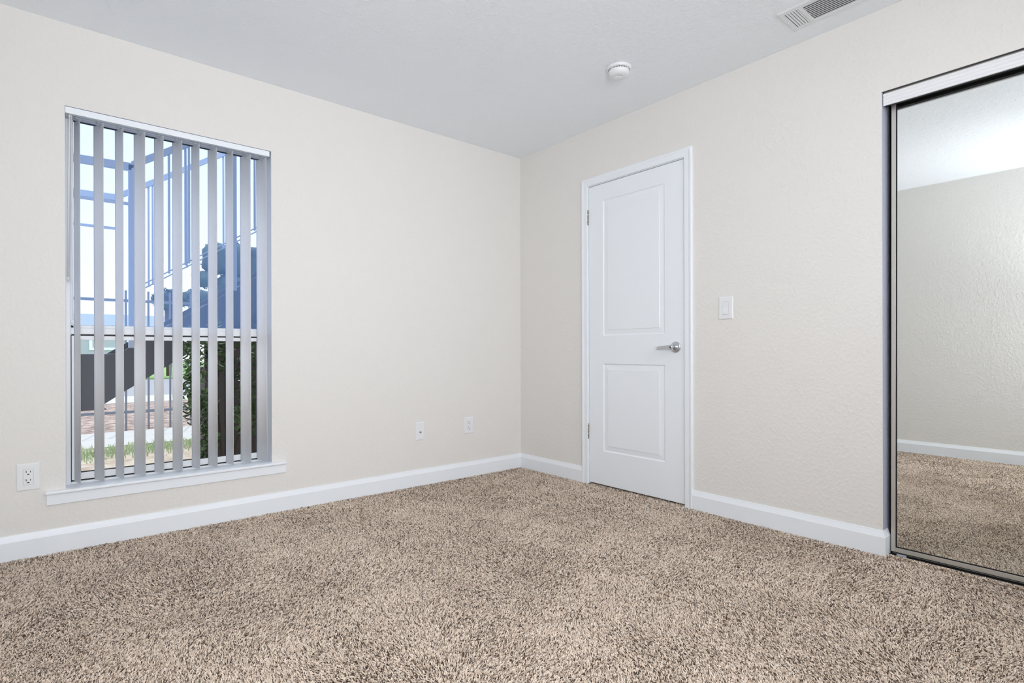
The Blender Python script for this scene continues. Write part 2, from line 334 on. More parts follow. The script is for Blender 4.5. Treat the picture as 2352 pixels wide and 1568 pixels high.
for zc in (1.833, 0.360):
    mb = MB(); yk = -0.7150
    for k in range(5): mb.tube([(-0.0035, yk, zc - 0.05 + k * 0.02 + 0.0006), (-0.0035, yk, zc - 0.05 + k * 0.02 + 0.0194)], 0.0052, 12)
    mb.box(-0.0012, yk - 0.001, zc - 0.05, 0.0005, yk + 0.0075, zc + 0.05, 0.0004)
    mb.tube([(-0.0035, yk, zc - 0.053), (-0.0035, yk, zc + 0.053)], 0.0035, 10)
    h = mb.build('hinge', m_brass, door); h['label'] = 'brass toned hinge'
    mb = MB()
    for dz in (-0.035, 0.0, 0.035): mb.box(-0.0085, yk - 0.004, zc + dz - 0.006, -0.0035, yk - 0.0025, zc + dz + 0.006)
    sub(mb, 'hinge_screw', m_dark, h, door)
hy, hz = -1.4050, 0.934
ax = Matrix.Translation((lx, hy, hz)) @ Matrix.Rotation(-math.pi / 2, 4, 'Y')
mb = MB(); mb.lathe([(0, 0), (0.033, 0), (0.0335, 0.003), (0.032, 0.0065), (0.027, 0.0085), (0.019, 0.0095), (0.016, 0.012), (0.0145, 0.020), (0, 0.020)], ax)
hd = mb.build('door_handle', m_steel, door); hd['label'] = 'satin steel lever handle'
mb = MB(); mb.lathe([(0.011, 0.018), (0.011, 0.040), (0.0135, 0.044), (0.0135, 0.058), (0.011, 0.061), (0, 0.061)], ax)
t = bmesh.new(); secs = []
for (yy, zz, hh, tt) in ((hy - 0.010, hz, 0.0125, 0.0075), (hy + 0.008, hz, 0.0120, 0.0075), (hy + 0.03, hz - 0.001, 0.0115, 0.0065), (hy + 0.075, hz - 0.0045, 0.0100, 0.0055), (hy + 0.096, hz - 0.0075, 0.0088, 0.005)):
    secs.append([t.verts.new((lx - 0.052 + tt * sx, yy, zz + hh * sz)) for sx, sz in ((-1, -0.8), (-1, 0.8), (-0.6, 1), (0.6, 1), (1, 0.8), (1, -0.8), (0.6, -1), (-0.6, -1))])
for a, c in zip(secs, secs[1:]):
    for k in range(8): t.faces.new((a[k], a[(k + 1) % 8], c[(k + 1) % 8], c[k]))
t.faces.new(secs[0]); t.faces.new(secs[-1]); mb.merge(t)
sub(mb, 'lever', m_steel, hd, door)
sub(MB().lathe([(0.0045, 0.0610), (0.0045, 0.0622), (0, 0.0622)], ax, 16), 'lock_button', m_dark, hd, door)
MB().box(0.002, jy1 + 0.0001, hz - 0.03, 0.03, jy1 + 0.0015, hz + 0.03).build('strike_plate', m_steel, door)

# ------------------------------------------------------------------ mirrored closet doors
def closet_door(name, x, y0, y1, label, tilt):
    d = thing(name, (x, y0, 0.008), label, 'closet door', kind='structure')
    z0, z1, fr = 0.011, 2.038, 0.0170
    mb = MB(); mb.box(x, y0, z0, x + 0.022, y0 - fr, z1, 0.001); mb.box(x, y1 + fr, z0, x + 0.022, y1, z1, 0.001)
    mb.box(x, y0 - fr, z0, x + 0.022, y1 + fr, z0 + 0.0195, 0.001); mb.box(x, y0 - fr, z1 - 0.02, x + 0.022, y1 + fr, z1, 0.001)
    mb.build('door_frame', m_alu, d)
    mb = MB(); g = 0.0045; i0, i1, j0, j1 = y0 - fr, y1 + fr, z0 + 0.0195, z1 - 0.020
    mb.box(x + 0.003, i0, j0, x + 0.008, i0 - g, j1); mb.box(x + 0.003, i1, j0, x + 0.008, i1 + g, j1); mb.box(x + 0.003, i0, j0, x + 0.008, i1, j0 + g); mb.box(x + 0.003, i0, j1 - g, x + 0.008, i1, j1)
    mb.build('gasket', m_gasket_shade, d)
    MB().box(x + 0.005, i0 - g, j0 + g, x + 0.009, i1 + g, j1 - g).build('mirror', m_mirror, d)
    d.rotation_euler = (math.radians(0.10) if tilt else 0, tilt, 0); return d
closet_door('door_2', 0.045, -2.4790, -3.44, 'mirrored sliding closet door in a slim metal frame', 0.0045)
closet_door('door_3', 0.080, -3.38, -4.29, 'second mirrored sliding closet door behind the first, out of frame', 0.0)
tr = thing('trim_5', (0.01, CY, 2.0), 'white ribbed metal header track over the mirrored closet door', 'closet track', kind='structure')
rib = [(0.0, 0.0), (-0.0065, 0.0)]
for i in range(1, 40):
    z = 0.0525 * i / 40; rib.append((-0.0055 - 0.0018 * math.cos(z / 0.0525 * 2 * math.pi * 3.5), z))
rib += [(-0.0065, 0.0525), (0.0, 0.0525)]
MB().prism(rib, (0.013, CY - 0.004, 2.0030), (0.013, YS + 0.001, 2.0030), (1, 0, 0), (0, 0, 1)).build('fascia', m_fascia, tr)
mb = MB(); mb.box(0.0135, CY - 0.006, 2.040, 0.105, YS + 0.001, 2.0630)
mb.build('track_rail', m_alu, tr)
MB().box(0.0135, CY - 0.006, 2.0065, 0.0350, YS + 0.001, 2.0395).build('track_shadow', m_gasket_shade, tr)  # dark strip added behind the fascia as the shadow above the mirror
tr = thing('trim_6', (0.07, CY, 0.0), 'low metal floor track under the mirrored closet door', 'closet track', kind='structure')
MB().box(0.0205, CY - 0.001, -0.006, 0.112, YS + 0.001, -0.001).build('track_channel', m_gasket_shade, tr)  # coloured black to stand for the shaded gap under the door
mb = MB(); mb.box(0.0185, CY - 0.02, -0.005, 0.0205, YS + 0.001, 0.003); mb.box(0.0655, CY - 0.02, -0.001, 0.068, YS + 0.001, 0.002)
mb.build('floor_track', m_alu, tr)
MB().box(0.024, CY - 0.045, -0.001, 0.038, CY - 0.080, 0.007, 0.0015).build('guide', m_clip, tr)

# ------------------------------------------------------------------ wall plates
def plate(root, cx, cz, w, h, axis):
    """axis 'n': on north wall (faces -y); 'e': on east wall (faces -x). returns a mapping local (u right, v up, d out) -> world"""
    if axis == 'n': return lambda u, v, d: (cx + u, -d, cz + v)
    return lambda u, v, d: (-d, cx - u, cz + v)
def pbox(mb, F, u0, v0, u1, v1, d0, d1, bev=0):
    a, b = F(u0, v0, d0), F(u1, v1, d1); return mb.box(*a, *b, bev)
def face_plate(root, F, w, h):
    mb = MB(); t = bmesh.new(); rings = []
    for (off, d) in ((0, 0.0003), (0, 0.0025), (0.0025, 0.0050), (0.0055, 0.0060)):
        rings.append([t.verts.new(F(su * (w / 2 - off), sv * (h / 2 - off), d)) for su, sv in ((-1, -1), (1, -1), (1, 1), (-1, 1))])
    for a, b in zip(rings, rings[1:]):
        for k in range(4): t.faces.new((a[k], a[(k + 1) % 4], b[(k + 1) % 4], b[k]))
    t.faces.new(rings[0]); t.faces.new(rings[-1]); mb.merge(t)
    return mb.build('face_plate', m_plate, root)
def outlet(cx, cz, label):
    o = thing('wall_outlet', (cx, 0, cz), label, 'outlet', 'white wall outlets'); F = plate(o, cx, cz, 0.08, 0.12, 'n'); face_plate(o, F, 0.080, 0.120)
    mb = MB(); pbox(mb, F, -0.0178, -0.0348, 0.0178, 0.0348, 0.0055, 0.0062); mb.build('seam', m_seam, o)
    mb = MB(); pbox(mb, F, -0.0168, -0.0338, 0.0168, 0.0338, 0.0055, 0.0078, 0.0008); mb.build('receptacle', m_plate, o)
    for s in (1, -1):
        mb = MB(); c = s * 0.0185
        pbox(mb, F, -0.0082, c + 0.0005, -0.0058, c + 0.0095, 0.0070, 0.0081); pbox(mb, F, 0.0058, c + 0.0015, 0.0080, c + 0.0090, 0.0070, 0.0081)
        t = bmesh.new(); A = []; B = []
        for k in range(13):
            a = math.pi * k / 12; A.append(t.verts.new(F(0.0042 * math.cos(a), c - 0.0085 + 0.0050 * math.sin(a), 0.0070))); B.append(t.verts.new(F(0.0042 * math.cos(a), c - 0.0085 + 0.0050 * math.sin(a), 0.0081)))
        n = len(A)
        for k in range(n): t.faces.new((A[k], A[(k + 1) % n], B[(k + 1) % n], B[k]))
        t.faces.new(A); t.faces.new(B); mb.merge(t); mb.build('socket_slot', m_dark, o)
    return o
outlet(-2.9170, 0.3575, 'white wall outlet to the left below the window')
outlet(-0.5060, 0.3720, 'small white wall outlet nearest the room corner')
o = thing('cable_wall_plate', (-0.9155, 0, 0.3680), 'white wall plate with one round cable jack', 'wall plate'); F = plate(o, -0.9155, 0.368, 0, 0, 'n'); face_plate(o, F, 0.068, 0.121)
ax = Matrix.Translation((-0.9150, -0.006, 0.362)) @ Matrix.Rotation(math.pi / 2, 4, 'X')
jk = MB().lathe([(0, 0), (0.0072, 0), (0.0072, 0.0025), (0.0048, 0.003), (0.0048, 0.010), (0.0035, 0.010), (0.0035, 0.004), (0, 0.004)], ax, 20).build('cable_jack', m_steel, o)
sub(MB().lathe([(0, 0.0045), (0.0033, 0.0045), (0.0033, 0.0095), (0.001, 0.0095), (0, 0.0095)], ax, 16), 'jack_hole', m_dark, jk, o)
for s in (1, -1):
    a2 = Matrix.Translation((-0.9155, -0.006, 0.368 + s * 0.0485)) @ Matrix.Rotation(math.pi / 2, 4, 'X')
    MB().lathe([(0, 0), (0.003, 0), (0.0028, 0.0008), (0, 0.001)], a2, 16).build('screw', m_plate, o)
o = thing('light_switch', (0, -1.7220, 1.1465), 'white rocker light switch beside the door', 'light switch'); F = plate(o, -1.7220, 1.1465, 0, 0, 'e'); face_plate(o, F, 0.083, 0.123)
mb = MB(); pbox(mb, F, -0.0178, -0.0348, 0.0178, 0.0348, 0.0055, 0.0062); mb.build('seam', m_seam, o)
mb = MB(); t = bmesh.new(); pr = [(-0.033, 0.0065), (-0.033, 0.0085), (0.0, 0.0078), (0.033, 0.0105), (0.033, 0.0065)]
A = [t.verts.new(F(-0.0165, -v, d)) for v, d in pr]; B = [t.verts.new(F(0.0165, -v, d)) for v, d in pr]
for k in range(5): t.faces.new((A[k], A[(k + 1) % 5], B[(k + 1) % 5], B[k]))
t.faces.new(A); t.faces.new(B); mb.merge(t); mb.build('rocker', m_plate, o)

# ------------------------------------------------------------------ smoke detector
sd = thing('smoke_detector', (-0.500, -1.385, H), 'round white smoke detector on the ceiling', 'smoke detector')
dn = Matrix.Translation((-0.500, -1.385, H)) @ Matrix.Rotation(math.pi, 4, 'X')
MB().lathe([(0, 0), (0.066, 0), (0.0665, 0.004), (0.0655, 0.012), (0.062, 0.0145), (0.0565, 0.0150), (0, 0.0150)], dn, 64).build('base_ring', m_plate, sd)
cap_ = MB().lathe([(0, 0.0150), (0.0540, 0.0155), (0.0560, 0.020), (0.0560, 0.026), (0.0540, 0.034), (0.0490, 0.041), (0.042, 0.0455), (0.030, 0.0480), (0, 0.0485)], dn, 64).build('cover', m_plate, sd)
mb = MB()
for k in range(26):
    if k % 7 == 6: continue
    a = 2 * math.pi * k / 26; R = Matrix.Translation((-0.5, -1.385, H)) @ Matrix.Rotation(a, 4, 'Z')
    mb.box(0.0545, -0.0035, -0.0195, 0.0567, 0.0035, -0.0165, mtx=R)
sub(mb, 'air_slot', m_duct, cap_, sd)
R = Matrix.Translation((-0.5, -1.385, H)) @ Matrix.Rotation(math.radians(-35), 4, 'Z')
mb = MB(); mb.lathe([(0.020, 0.0475), (0.020, 0.0495), (0.018, 0.0505), (0.0, 0.0505)], Matrix.Translation((0.006, 0.010, 0)) @ dn, 32)
sub(mb, 'test_button', m_plate, cap_, sd)
sub(MB().box(-0.014, -0.022, -0.0492, 0.016, -0.0200, -0.0480, mtx=R), 'label_groove', m_clip, cap_, sd)

# ------------------------------------------------------------------ ceiling vent
vt = thing('ceiling_vent', (-0.225, -2.335, H), 'white metal ceiling air vent with dark slots', 'air vent')
vx0, vx1, vy0, vy1 = -0.327, -0.124, -2.140, -2.540; zt = H - 0.0005
mb = MB(); ix0, ix1 = -0.297, -0.155; s1, s2, s3, s4 = -2.166, -2.225, -2.240, -2.440
def vf(a, b, c, d, z=0.006): mb.box(a, b, H - z, c, d, zt, 0.0)
vf(vx0 + 0.006, vy0 - 0.004, ix0, vy1 + 0.004); vf(ix1, vy0 - 0.004, vx1 - 0.006, vy1 + 0.004); vf(ix0, vy0 - 0.004, ix1, s1); vf(ix0, s2, ix1, s3); vf(ix0, s4, ix1, s4 - 0.015); vf(ix0, vy1 + 0.030, ix1, vy1 + 0.004)
rim = [(0, 0.0005), (0.007, 0.006), (0.007, 0.0005)]
mb.prism(rim, (vx0, vy0, H), (vx0, vy1, H), (1, 0, 0), (0, 0, -1)); mb.prism(rim, (vx1, vy0, H), (vx1, vy1, H), (-1, 0, 0), (0, 0, -1))
mb.prism(rim, (vx0, vy0, H), (vx1, vy0, H), (0, -1, 0), (0, 0, -1)); mb.prism(rim, (vx0, vy1, H), (vx1, vy1, H), (0, 1, 0), (0, 0, -1))
mb.build('vent_frame', m_vent, vt)
MB().box(ix0, s1, H - 0.0012, ix1, vy1 + 0.03, H - 0.0004).build('duct_opening', m_duct, vt)
def louvre(p0, p1, au, ang, wd):      # tilted thin blade
    t = MB(); c, s = math.cos(ang), math.sin(ang)
    t.prism([(0, 0.0020), (wd * c, 0.0020 + wd * s), (wd * c + 0.0009, 0.0020 + wd * s), (0.0009, 0.0020)], p0, p1, au, (0, 0, -1)); return t
for k in range(10):
    x = ix0 + 0.0035 + k * 0.0142
    louvre((x + 0.009, s3, H), (x + 0.009, s4, H), (-1, 0, 0), math.radians(10), 0.0105).build('louvre', m_vent, vt)
for k in range(5):
    y = s1 - 0.0015 - k * 0.0115
    louvre((ix0, y - 0.0100, H), (ix1, y - 0.0100, H), (0, 1, 0), math.radians(26), 0.0074).build('louvre', m_vent, vt)
    y = s4 - 0.0165 - k * 0.0100
    louvre((ix0, y, H), (ix1, y, H), (0, -1, 0), math.radians(28), 0.0095).build('louvre', m_vent, vt)
MB().lathe([(0, 0.006), (0.004, 0.006), (0.0035, 0.0075), (0, 0.008)], Matrix.Translation((-0.222, -2.152, H)) @ Matrix.Rotation(math.pi, 4, 'X'), 16).build('screw', m_plate, vt)

# ------------------------------------------------------------------ carpet pile
m_pile = bpy.data.materials.new('carpet_yarn'); m_pile.use_nodes = True; n = m_pile.node_tree; P = n.nodes['Principled BSDF']
P.inputs['Roughness'].default_value = 0.95; P.inputs['Specular IOR Level'].default_value = 0.1; P.inputs['Sheen Weight'].default_value = 0.15
at = n.nodes.new('ShaderNodeAttribute'); at.attribute_name = 'yarn'; rp = n.nodes.new('ShaderNodeValToRGB')
rp.color_ramp.elements[0].position = 0.0; rp.color_ramp.elements[0].color = srgb(66, 52, 42)
rp.color_ramp.elements[1].position = 1.0; rp.color_ramp.elements[1].color = srgb(240, 228, 214)
for p_, c_ in ((0.10, (92, 75, 62)), (0.24, (200, 180, 160)), (0.6, (236, 218, 200))):
    e = rp.color_ramp.elements.new(p_); e.color = srgb(*c_)
n.links.new(at.outputs['Fac'], rp.inputs[0]); n.links.new(rp.outputs[0], P.inputs['Base Color'])
def carpet():
    zones = []
    cx, cy = -2.8353, -3.2555
    pts = []
    cell = 0.1
    xs = np.arange(XW + 0.004, 0.02, cell); ys_ = np.arange(-3.55, -0.004, cell)
    for x in xs:
        for y in ys_:
            d = math.hypot(x + cell / 2 - cx, y + cell / 2 - cy)
            fwd = (x + cell / 2 - cx) * math.cos(yaw) + (y + cell / 2 - cy) * math.sin(yaw)
            if fwd < 0.9 and x > XW + 0.6 and y < -3.1: continue
            dens = (112000 if d < 2.3 else (88000 if d < 3.2 else 60000)) if fwd > 1.3 else 62000
            k = int(dens * cell * cell); s = (0.74 if d < 2.3 else (0.84 if d < 3.2 else 1.0)) if fwd > 1.3 else 1.0
            q = np.empty((k, 3)); q[:, 0] = x + rng.random(k) * cell; q[:, 1] = y + rng.random(k) * cell; q[:, 2] = s; pts.append(q)
    q = np.concatenate(pts); q = q[(q[:, 0] < -0.016) & (q[:, 1] < -0.016) & (q[:, 0] > XW + 0.016)]
    extra = np.empty((9000, 3)); extra[:, 0] = rng.uniform(-0.016, 0.012, 9000); extra[:, 1] = rng.uniform(-3.6, CY - 0.016, 9000); extra[:, 2] = 1.2
    extra2 = np.empty((1500, 3)); extra2[:, 0] = rng.uniform(-0.016, 0.03, 1500); extra2[:, 1] = rng.uniform(-1.464, -0.72, 1500); extra2[:, 2] = 1.1
    q = np.concatenate([q, extra, extra2]); N = len(q); s = q[:, 2]
    # low-frequency lie of the pile, footprints and vacuum marks
    ph = lambda a, b, c: np.sin(q[:, 0] * a + q[:, 1] * b + c)
    lie = 1.4 * ph(2.1, 3.7, 0.4) + 1.1 * ph(-4.3, 2.2, 1.9) + 0.8 * ph(7.1, -5.3, 0.7) + 0.5 * ph(13, 9, 2.2)
    az = rng.uniform(0, 2 * np.pi, N); L = rng.uniform(0.0085, 0.0125, N) * np.maximum(s, 0.8); wd = rng.uniform(0.0026, 0.0042, N) * s
    lean0 = rng.uniform(0.1, 0.7, N); bend = rng.uniform(0.5, 1.5, N); curl = rng.uniform(-0.9, 0.9, N)
    h = np.stack([np.cos(lie), np.sin(lie)], 1) * 0.0016
    seg = 3; P_ = np.zeros((N, seg + 1, 3)); P_[:, 0, 0] = q[:, 0]; P_[:, 0, 1] = q[:, 1]; P_[:, 0, 2] = -0.006
    D = np.zeros((N, seg + 1, 3))
    for k in range(seg + 1):
        a = az + curl * k / seg; l = lean0 + bend * k / seg
        D[:, k, 0] = np.sin(l) * np.cos(a); D[:, k, 1] = np.sin(l) * np.sin(a); D[:, k, 2] = np.cos(l)
        if k: P_[:, k] = P_[:, k - 1] + (D[:, k] + D[:, k - 1]) / 2 * (L / seg)[:, None]; P_[:, k, :2] += h * k / seg
    P_[:, :, 0] = np.where((q[:, 1] > CY) [:, None] & (q[:, 0] < -0.0159)[:, None], np.minimum(P_[:, :, 0], -0.0145), P_[:, :, 0]); P_[:, :, 1] = np.minimum(P_[:, :, 1], -0.0145)
    sd_ = np.stack([-np.sin(az), np.cos(az), rng.uniform(-0.5, 0.5, N)], 1); sd_ /= np.linalg.norm(sd_, axis=1)[:, None]
    prof_w = [0.55, 1.0, 1.0, 0.45]
    V = np.zeros((N, (seg + 1) * 2, 3), np.float32)
    for k in range(seg + 1):
        tw = sd_ * (wd * prof_w[k] / 2)[:, None]
        V[:, 2 * k] = P_[:, k] - tw; V[:, 2 * k + 1] = P_[:, k] + tw
    nv = (seg + 1) * 2; quad = np.array([[2 * k, 2 * k + 1, 2 * k + 3, 2 * k + 2] for k in range(seg)])
    idx = (np.arange(N)[:, None, None] * nv + quad[None]).reshape(-1).astype(np.int32); nf = N * seg
    me = bpy.data.meshes.new('carpet_pile'); me.vertices.add(N * nv); me.vertices.foreach_set('co', V.reshape(-1))
    me.loops.add(nf * 4); me.loops.foreach_set('vertex_index', idx)
    me.polygons.add(nf); me.polygons.foreach_set('loop_start', np.arange(0, nf * 4, 4, dtype=np.int32)); me.polygons.foreach_set('loop_total', np.full(nf, 4, np.int32))
    me.polygons.foreach_set('use_smooth', np.ones(nf, bool))
    mot = 0.05 * ph(5.3, -3.1, 0.2) * ph(1.9, 6.1, 0.8) + 0.05 * ph(9.2, 7.7, 1.3) * ph(-6.3, 11.0, 2.0) + 0.05 * ph(-17, 12, 0.3) * ph(8, 21, 1.1)  # natural mottle plus shadow patches of the pile put into the yarn colour
    yc = rng.random(N); yc = np.where(rng.random(N) < 0.17 - 0.5 * mot, yc * 0.16, 0.25 + 0.75 * yc); yc = np.clip(yc + 0.6 * mot, 0, 1)
    a = me.attributes.new('yarn', 'FLOAT', 'POINT'); a.data.foreach_set('value', np.repeat(yc, nv).astype(np.float32))
    me.update(); me.validate(); me.materials.append(m_pile)
    o = bpy.data.objects.new('carpet_pile', me); C.objects.link(o)
    tag(o, 'twisted beige and brown carpet pile covering the floor', 'carpet', kind='stuff'); print('tufts', N)
carpet()

# ------------------------------------------------------------------ outside
G = -0.10
m_sand = mat('dry_soil', srgb(196, 180, 160), 0.95, bump=[(8, 5, 0.3, 0.7, 0.02)]); noisecol(m_sand, 6, srgb(190, 176, 156), srgb(160, 142, 122), 0.35, 0.65, 6)
m_walk = mat('concrete', srgb(172, 168, 161), 0.9); m_road = mat('asphalt', srgb(134, 134, 136), 0.9); m_lawn = mat('far_lawn', srgb(120, 150, 84), 0.95)
noisecol(m_lawn, 1.5, srgb(140, 168, 100), srgb(104, 138, 70))
m_mulch = mat('mulch', srgb(170, 140, 124), 0.95, bump=[(14, 5, 0.3, 0.7, 0.03)]); noisecol(m_mulch, 9, srgb(108, 84, 74), srgb(176, 158, 144), 0.35, 0.62, 6)
def gstrip(name, y0, y1, m, label, cat, dz=0.0, x0=-14, x1=40): tag(MB().box(x0, y0, G - 0.1, x1, y1, G + dz).build(name, m), label, cat, kind='structure')
gstrip('dirt_ground', 0.142, 3.9, m_sand, 'strip of dry sandy soil just outside the window', 'ground')
gstrip('footpath', 3.9, 5.2, m_walk, 'pale concrete footpath outside between grass and mulch', 'path', 0.012)
gstrip('mulch_bed', 5.2, 9.9, m_mulch, 'brown mulch bed behind the iron fence', 'mulch bed')
gstrip('sidewalk', 9.9, 11.8, m_walk, 'pale concrete sidewalk beyond the mulch bed', 'path', 0.012)
gstrip('road', 11.8, 22, m_road, 'light grey road beyond the sidewalk', 'road', -0.05)
gstrip('far_lawn', 22, 60, m_lawn, 'green lawn across the road', 'lawn')
# grass strip: blades
m_grass = mat('grass_blade', srgb(150, 180, 120), 0.7); noisecol(m_grass, 4, srgb(164, 186, 140), srgb(200, 208, 172))
def grass():
    N = 5000; b = []; fcs = []; yb = rng.normal(3.55, 0.22, N); xb = rng.uniform(-4.6, -0.4, N)
    for i in range(N):
        if not (3.0 < yb[i] < 3.95): continue
        h = random.uniform(0.03, 0.075); a = random.uniform(0, math.pi); dx, dy = math.cos(a) * 0.005, math.sin(a) * 0.005; k = len(b)
        lx_, ly_ = random.uniform(-0.03, 0.03), random.uniform(-0.03, 0.03)
        b += [(xb[i] - dx, yb[i] - dy, G - 0.004), (xb[i] + dx, yb[i] + dy, G - 0.004), (xb[i] + lx_ * .4 + dx * .7, yb[i] + ly_ * .4 + dy * .7, G + h * .6), (xb[i] + lx_ * .4 - dx * .7, yb[i] + ly_ * .4 - dy * .7, G + h * .6), (xb[i] + lx_, yb[i] + ly_, G + h)]
        fcs += [(k, k + 1, k + 2, k + 3), (k + 3, k + 2, k + 4)]
    me = bpy.data.meshes.new('grass_strip'); me.from_pydata(b, [], fcs); me.materials.append(m_grass)
    tag(bpy.data.objects.new('grass_strip', me), 'thin strip of green grass along the footpath outside', 'grass', kind='stuff'); C.objects.link(bpy.data.objects['grass_strip'])
grass()

# stair with railings
m_stair = mat('stair_steel', srgb(92, 92, 98), 0.45); m_rails = mat('railing_glare', srgb(186, 198, 218), 0.5)  # railing colour carries the pale blue glare of the sky
TN = 0.677; SY0, SY1 = 1.40, 2.40; XL = -2.585
def zb(x): return 0.7153 + TN * (x + 2.334)
def zt_(x): return 1.0035 + TN * (x + 2.334)
st = thing('outdoor_staircase', (-2.6, 1.9, G), 'dark steel outdoor staircase rising to the right past the window', 'staircase')
XR = 1.2
for y in (SY0, SY1):
    MB().prism([(-2.56, zb(-2.56)), (XR, zb(XR)), (XR, zt_(XR)), (XL + (0.900 - zt_(XL)) / TN, 0.900)], (0, y, 0), (0, y + 0.03, 0), (1, 0, 0), (0, 0, 1)).build('stringer', m_stair, st)
lx1 = XL + (0.900 - zt_(XL)) / TN; lx2 = XL + (0.545 - zb(XL)) / TN
MB().prism([(-3.9, 0.518), (-2.548, 0.518), (-2.575, 0.548), (-2.485, 0.612), (-2.485, 0.8995), (-3.9, 0.8995)], (0, SY0 - 0.003, 0), (0, SY1 + 0.035, 0), (1, 0, 0), (0, 0, 1)).build('landing', m_stair, st)
k = 0; x = -2.34
while x < XR - 0.1:
    MB().box(x, SY0 + 0.03, zt_(x) - 0.06, x + 0.27, SY1, zt_(x) - 0.03).build('tread', m_stair, st); x += 0.265
for (x, y) in ((-3.7, SY0 + 0.1), (-3.7, SY1 - 0.1)): MB().box(x, y, G, x + 0.09, y + 0.09, 0.52).build('support_post', m_stair, st)
def railing(y, posts, bal, low):
    rt = MB(); a, b = -2.406, XR
    hz_ = lambda x: 2.278 + TN * (x + 2.334); lz_ = lambda x: 1.382 + TN * (x + 2.334)
    sq = [(-0.02, -0.026), (0.02, -0.026), (0.02, 0.024), (-0.02, 0.024)]
    rt.prism(sq, (a, y, hz_(a)), (b, y, hz_(b)), (0, 1, 0), (0, 0, 1)); rt.prism(sq, (-3.9, y, hz_(a) - 0.04), (a, y, hz_(a) - 0.012), (0, 1, 0), (0, 0, 1))
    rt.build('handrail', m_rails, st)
    if low:
        mb = MB()
        for dz in (0.016, -0.016): mb.tube([(a, y, lz_(a) + dz), (b, y, lz_(b) + dz)], 0.0045, 8)
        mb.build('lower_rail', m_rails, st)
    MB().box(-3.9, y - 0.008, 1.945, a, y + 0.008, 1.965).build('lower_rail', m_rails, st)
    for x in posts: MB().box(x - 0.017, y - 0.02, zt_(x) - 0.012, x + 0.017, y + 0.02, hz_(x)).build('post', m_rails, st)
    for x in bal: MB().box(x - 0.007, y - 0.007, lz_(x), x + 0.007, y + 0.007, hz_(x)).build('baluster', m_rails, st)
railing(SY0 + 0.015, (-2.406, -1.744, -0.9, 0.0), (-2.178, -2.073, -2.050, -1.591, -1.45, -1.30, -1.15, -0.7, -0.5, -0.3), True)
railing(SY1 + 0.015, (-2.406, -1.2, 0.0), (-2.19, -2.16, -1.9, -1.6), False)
# dark enclosure under the stair
m_enc = mat('brown_boards', srgb(86, 78, 76), 0.6); mb = MB(); x = -1.93
while x < 1.0:
    z1 = min(zb(x) - 0.012, 3.0)
    mb.prism([(0, G), (0.138, G), (0.138, zb(x + 0.138) - 0.01), (0, zb(x) - 0.01)], (x, 1.50, 0), (x, 1.54, 0), (1, 0, 0), (0, 0, 1)); x += 0.142
tag(mb.build('board_screen', m_enc), 'dark brown board screen under the outdoor staircase', 'screen')
tag(MB().box(-1.86, 1.545, G, 1.1, 2.385, 0.78).build('storage_box', m_enc), 'dark brown enclosed storage block under the stairs behind the boards', 'enclosure')

# iron fence
m_iron = mat('fence_iron', srgb(120, 124, 134), 0.5); fn = thing('iron_fence', (-2.4, 5.35, G), 'grey iron picket fence between footpath and mulch bed', 'fence')
mb = MB(); mb.box(-5, 5.34, 0.12, 3, 5.36, 0.155); mb.box(-5, 5.34, 1.56, 3, 5.36, 1.595); mb.build('fence_rails', m_iron, fn)
x = -4.8
while x < 3:
    MB().box(x - 0.011, 5.339, G, x + 0.011, 5.361, 1.71).build('picket', m_iron, fn); x += 0.245

# shrub in front of the boards
m_leaf = mat('glossy_leaf', srgb(56, 82, 44), 0.22, spec=0.7); noisecol(m_leaf, 5, srgb(56, 78, 50), srgb(132, 158, 110)); m_stem = mat('stem', srgb(74, 62, 50), 0.8)
def leaves(name, parent, centres, n, size, m, seed, zmin=None):
    rd = random.Random(seed); b = []; fcs = []
    for i in range(n):
        c, r3 = rd.choice(centres); 
        while True:
            v = Vector((rd.uniform(-1, 1), rd.uniform(-1, 1), rd.uniform(-1, 1)))
            if v.length < 1: break
        p = Vector(c) + Vector((v.x * r3[0], v.y * r3[1], v.z * r3[2]))
        if zmin is not None: p.z = max(p.z, zmin + size)
        d = Vector((rd.uniform(-1, 1), rd.uniform(-1, 1), rd.uniform(-0.9, 0.6))).normalized(); sdv = d.cross(Vector((rd.uniform(-.4, .4), rd.uniform(-.4, .4), 1))).normalized(); nn = d.cross(sdv)
        L = size * rd.uniform(0.7, 1.3); W_ = L * 0.42; k = len(b)
        b += [tuple(p), tuple(p + d * L * .35 + sdv * W_ / 2 + nn * L * .06), tuple(p + d * L * .35 - sdv * W_ / 2 + nn * L * .06), tuple(p + d * L * .5), tuple(p + d * L * .75 + sdv * W_ * .38 + nn * L * .02), tuple(p + d * L * .75 - sdv * W_ * .38 + nn * L * .02), tuple(p + d * L - nn * L * .08)]
        fcs += [(k, k + 1, k + 3), (k, k + 3, k + 2), (k + 1, k + 4, k + 3), (k + 3, k + 5, k + 2), (k + 3, k + 4, k + 6), (k + 3, k + 6, k + 5)]
    me = bpy.data.meshes.new(name); me.from_pydata(b, [], fcs); me.materials.append(m)
    o = bpy.data.objects.new(name, me); C.objects.link(o)
    me.transform(Matrix.Translation(-parent.location)); o.parent = parent; return o
sh = thing('leafy_shrub', (-1.95, 1.1, G), 'tall glossy leaved shrub in front of the dark boards', 'shrub')
